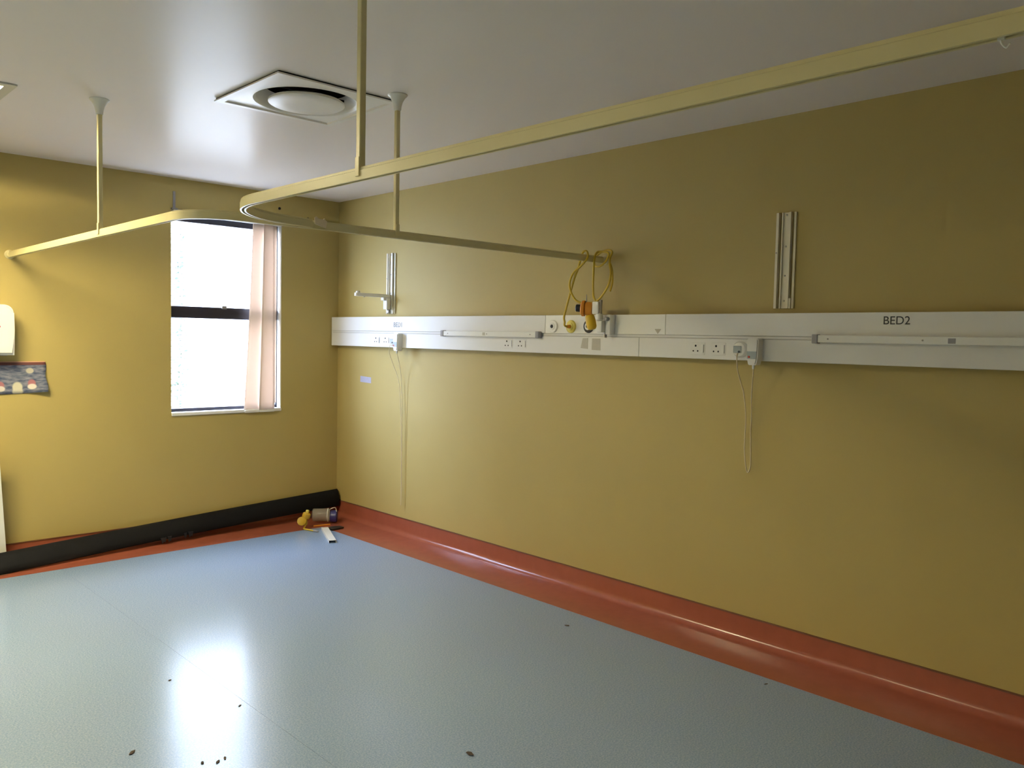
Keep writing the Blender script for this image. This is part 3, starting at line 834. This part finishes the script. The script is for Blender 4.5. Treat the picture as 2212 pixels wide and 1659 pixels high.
# white board leaning at the far left, behind the black plank
bm = nb()
prism(bm, [(-.62, 0), (0, 0), (-.052, .80), (-.66, .80)], Matrix(((1, 0, 0, -2.536), (0, -.07, -1, -.085), (0, .9975, 0, .006), (0, 0, 0, 1))), .018)
lb = obj('leaning_board', bm, M_PLASTIC, None, False)
tag(lb, 'white board leaning on the wall at the far left edge', 'board')

# ------------------------------------------------------------------ black bumper plank leaning along the skirting
bp = thing('bumper_rail', 'long black rubber bumper rail lying against the skirting under the window', 'bumper rail', (-1.4, -.1, 0))
A_ = [(-2.95, -.335, -.002), (-2.60, -.262, .003), (-1.60, -.128, .034), (-.80, -.085, .062), (-.022, -.062, .088)]   # lower edge
B_ = [(-2.95, -.235, .110), (-2.60, -.175, .118), (-1.60, -.050, .150), (-.80, -.030, .192), (-.022, -.030, .232)]   # upper edge
bm = nb(); rings = []
NS = 40
Ac, Bc = catmull(A_, 10), catmull(B_, 10)
for a, b in zip(Ac, Bc):
    up_ = (b-a); L_ = up_.length; up_.normalize(); out = Vector((0, -1, 0)); out = (out-up_*out.dot(up_)).normalized()
    sec = [(0, 0), (.0, .014), (.012, .024), (.04, .030), (L_*.5, .032), (L_-.04, .030), (L_-.012, .024), (L_, .014), (L_, 0)]
    rings.append([bm.verts.new(a+up_*s+out*d) for s, d in sec])
for a, b in zip(rings, rings[1:]):
    m = len(a)
    for k in range(m): bm.faces.new((a[k], a[(k+1) % m], b[(k+1) % m], b[k]))
bm.faces.new(list(reversed(rings[0]))); bm.faces.new(rings[-1])
obj('bumper_strip', bm, M_BUMPER, bp)
for x, y, z, s in ((-1.545, -.140, .026, 1), (-1.50, -.138, .030, .7), (-1.34, -.128, .040, .9), (-1.38, -.128, .036, .5)):
    bm = nb()
    prism(bm, [(-.02*s, .03), (.02*s, .03), (.012*s, -.006*s), (.004, .004), (-.008*s, -.012*s)], Matrix(((1, 0, 0, x), (0, 0, -1, y), (0, 1, 0, z), (0, 0, 0, 1))), .010)
    obj('broken_clip', bm, M_BLACK, bp, False)

# ------------------------------------------------------------------ debris in the corner
# yellow flow meter with a short hose
ym = thing('flow_gauge', 'yellow plastic gas gauge with a short hose lying in the corner', 'gauge', (-.49, -.32, 0))
bm = nb(); lathe(bm, [(.010, 0), (.028, .006), (.032, .018), (.032, .044), (.024, .052), (.010, .054)], (-.478, -.305, .078), (.25, -.2, 1), 24); obj('gauge_body', bm, M_OCHRE, ym)
bm = nb(); lathe(bm, [(.012, 0), (.014, .004), (.014, .016), (.011, .020)], (-.466, -.315, .130), (.1, -.1, 1), 16); obj('cap', bm, M_PALEYELLOW, ym)
bm = nb(); lathe(bm, [(.010, 0), (.035, .003), (.036, .014), (.030, .018), (.004, .019)], (-.515, -.312, .062), (-.35, -.80, .45), 26); obj('gauge_dial', bm, M_OCHRE, ym)
bm = nb(); lathe(bm, [(.012, 0), (.014, .045), (.009, .060)], (-.473, -.308, .088), (-.1, -.15, -1), 16); obj('stem', bm, M_OCHRE, ym)
bm = nb(); tube(bm, [(-.478, -.316, .040), (-.492, -.322, .020), (-.506, -.332, .010), (-.508, -.350, .007), (-.498, -.385, .007), (-.488, -.425, .007), (-.482, -.445, .007)], .0065, 8); obj('hose', bm, M_HOSE, ym)
bm = nb(); lathe(bm, [(.007, 0), (.007, .045), (.004, .052)], (-.482, -.444, .0078), (.20, -.97, 0), 10); obj('hose_tip', bm, M_GREYCAP, ym)

# clear jar lying on its side, blue cap towards the right wall
jr = thing('plastic_jar', 'clear plastic jar with a dark blue base lying in the corner', 'jar', (-.25, -.25, 0))
ja = Vector((.62, -.50, .0)).normalized(); jo = Vector((-.335, -.165, .068))
bm = nb(); lathe(bm, [(.030, 0), (.050, .006), (.054, .014), (.054, .125), (.050, .130), (.054, .135), (.054, .150), (.052, .150), (.052, .012), (.030, .004)], jo, ja, 32, cap=False)
bm2 = bm; obj('jar_body', bm2, M_CLEAR, jr)
bm = nb(); lathe(bm, [(.0555, .128), (.0555, .134), (.0530, .134), (.0530, .128), (.0555, .128)], jo, ja, 32, cap=False); obj('rim_ring', bm, M_PLASTIC, jr)
bm = nb(); lathe(bm, [(.046, .150), (.050, .156), (.050, .200), (.044, .208), (.010, .210)], jo-Vector((0, 0, .010)), ja, 28); obj('base_cap', bm, M_BLUE, jr)
bm = nb(); tube(bm, [jo+ja*.140+Vector((.0, 0, .045)), jo+ja*.160+Vector((.02, -.02, .062)), jo+ja*.185+Vector((.0, -.03, .03))], .003, 6); obj('wire_bail', bm, M_STEEL, jr)
bm = nb(); lathe(bm, [(.006, 0), (.006, .14)], (-.400, -.300, .007), (.86, -.20, 0), 10)  # orange strip put in for a red reflection by the jar
tag(obj('red_reflection', bm, M_ORANGE), 'thin orange strip standing in for a red reflection beside the clear jar', 'reflection')

# white trunking offcut: an upturned channel
oc = thing('trunking_offcut', 'short white plastic trunking offcut lying on the blue floor', 'offcut', (-.47, -.65, 0))
dirv = Vector((-.175, -.405, 0)).normalized(); sv = Vector((-dirv.y, dirv.x, 0)); oo = Vector((-.385, -.448, .0015))
mxo = Matrix(((dirv.x, sv.x, 0, oo.x), (dirv.y, sv.y, 0, oo.y), (0, 0, 1, oo.z), (0, 0, 0, 1)))
def loc_box(u0, u1, v0, v1, w0, w1):
    t = bmesh.new(); bx(t, u0, u1, v0, v1, w0, w1); return t
bm = nb(); join(bm, loc_box(0, .44, -.027, .027, .018, .020), mxo); obj('lid', bm, M_PLASTIC, oc, False)
for a, b in ((-.027, -.025), (.025, .027)):
    bm = nb(); join(bm, loc_box(0, .44, a, b, 0, .018), mxo); obj('side_lip', bm, M_PLASTIC, oc, False)

bm = nb()
prism(bm, [(0, 0), (.115, .012), (.118, .075), (.050, .092), (-.004, .070)], Matrix.Translation((-.358, -.520, .003)) @ Matrix.Rotation(.02, 4, 'Z'), .012)
tag(obj('rubber_scrap', bm, M_BLACK, None, False), 'flat black rubber scrap beside the white offcut', 'scrap')

# crumbs on the floor
crumbs = ((-1.855, -3.938, .016, 'brown crumb on the floor nearest the bottom frame edge'),
          (-2.314, -2.991, .007, 'tiny dark crumb beside the floor seam'),
          (-2.432, -2.545, .008, 'tiny dark crumb at the left of the bright floor reflection'),
          (-.541, -3.227, .013, 'dark crumb close to the red floor band below the gas outlets'),
          (-.413, -4.351, .008, 'dark crumb close to the red floor band below BED2'),
          (-2.788, -3.101, .013, 'greyish crumb at the lower left of the floor'),
          (-2.625, -3.343, .009, 'leftmost dark flake at the bottom of the floor reflection'),
          (-2.582, -3.373, .010, 'middle dark flake at the bottom of the floor reflection'),
          (-2.549, -3.362, .009, 'rightmost dark flake at the bottom of the floor reflection'))
for x, y, s, lab in crumbs:
    bm = nb(); bmesh.ops.create_icosphere(bm, subdivisions=1, radius=1)
    a = random.uniform(0, 6)
    for v_ in bm.verts:
        c = v_.co*random.uniform(.7, 1.2)
        v_.co = Vector((x+s*(c.x*1.5*math.cos(a)-c.y*.7*math.sin(a)), y+s*(c.x*1.5*math.sin(a)+c.y*.7*math.cos(a)), .0002+s*.35*(c.z+1)*.6))
    tag(obj('crumb', bm, M_DIRT), lab, 'crumb', 'crumbs on the vinyl floor')

# ------------------------------------------------------------------ outside the window
bm = nb(); bx(bm, -30, 30, .5, 40, -.35, -.25); struct('ground', bm, M_GROUND, 'pale paving outside the window')
nwall = thing('neighbouring_wall', 'white boarded wall seen through the window', 'wall', (1.5, 5, -.25))
bm = nb(); bx(bm, -4.5, 6.5, 5.02, 5.2, -.25, 6.0); obj('wall_core', bm, M_BLACK, nwall, False)
bm = nb(); bx(bm, .66, 1.45, 4.93, 4.999, -.25, 6.0); obj('glare_strip', bm, M_CLAD, nwall, False)  # added blank strip imitating the glare that hides the board lines
P_ = .075
for k in range(int(6.1/P_)):
    z = -.2+k*P_
    bm = nb(); bx(bm, -4.5, 6.5, 5.0, 5.02, z+.006, z+P_-.006); obj('board', bm, M_CLAD, nwall, False)
sh = thing('climbing_shrub', 'thin leafy climber against the white boarded wall outside', 'plant', (.24, 4, -.25))
bm = nb(); tube(bm, [(.25, 4.0, -.25), (.22, 4.02, .6), (.27, 3.98, 1.5), (.22, 4.0, 2.6)], .012, 6); obj('stem', bm, M_STEM, sh)
bm = nb(); rl = random.Random(7)
for k in range(420):
    z = rl.uniform(-.1, 2.75); wd = .085*(1-.35*z/2.75)
    c = Vector((.245+rl.gauss(0, wd*.6), 4+rl.gauss(0, .05), z))
    a, b_, s = rl.uniform(0, 2*PI), rl.uniform(-.7, .7), rl.uniform(.02, .04)
    u_ = Vector((math.cos(a)*math.cos(b_), math.sin(a)*.6, math.sin(b_))).normalized(); v2 = u_.cross(Vector((rl.uniform(-.3, .3), 1, rl.uniform(-.4, .4)))).normalized()
    bm.faces.new([bm.verts.new(c-u_*s), bm.verts.new(c+v2*s*.4), bm.verts.new(c+u_*s), bm.verts.new(c-v2*s*.4)])
lf = obj('foliage', bm, M_LEAF, sh, False); lf['kind'] = 'stuff'
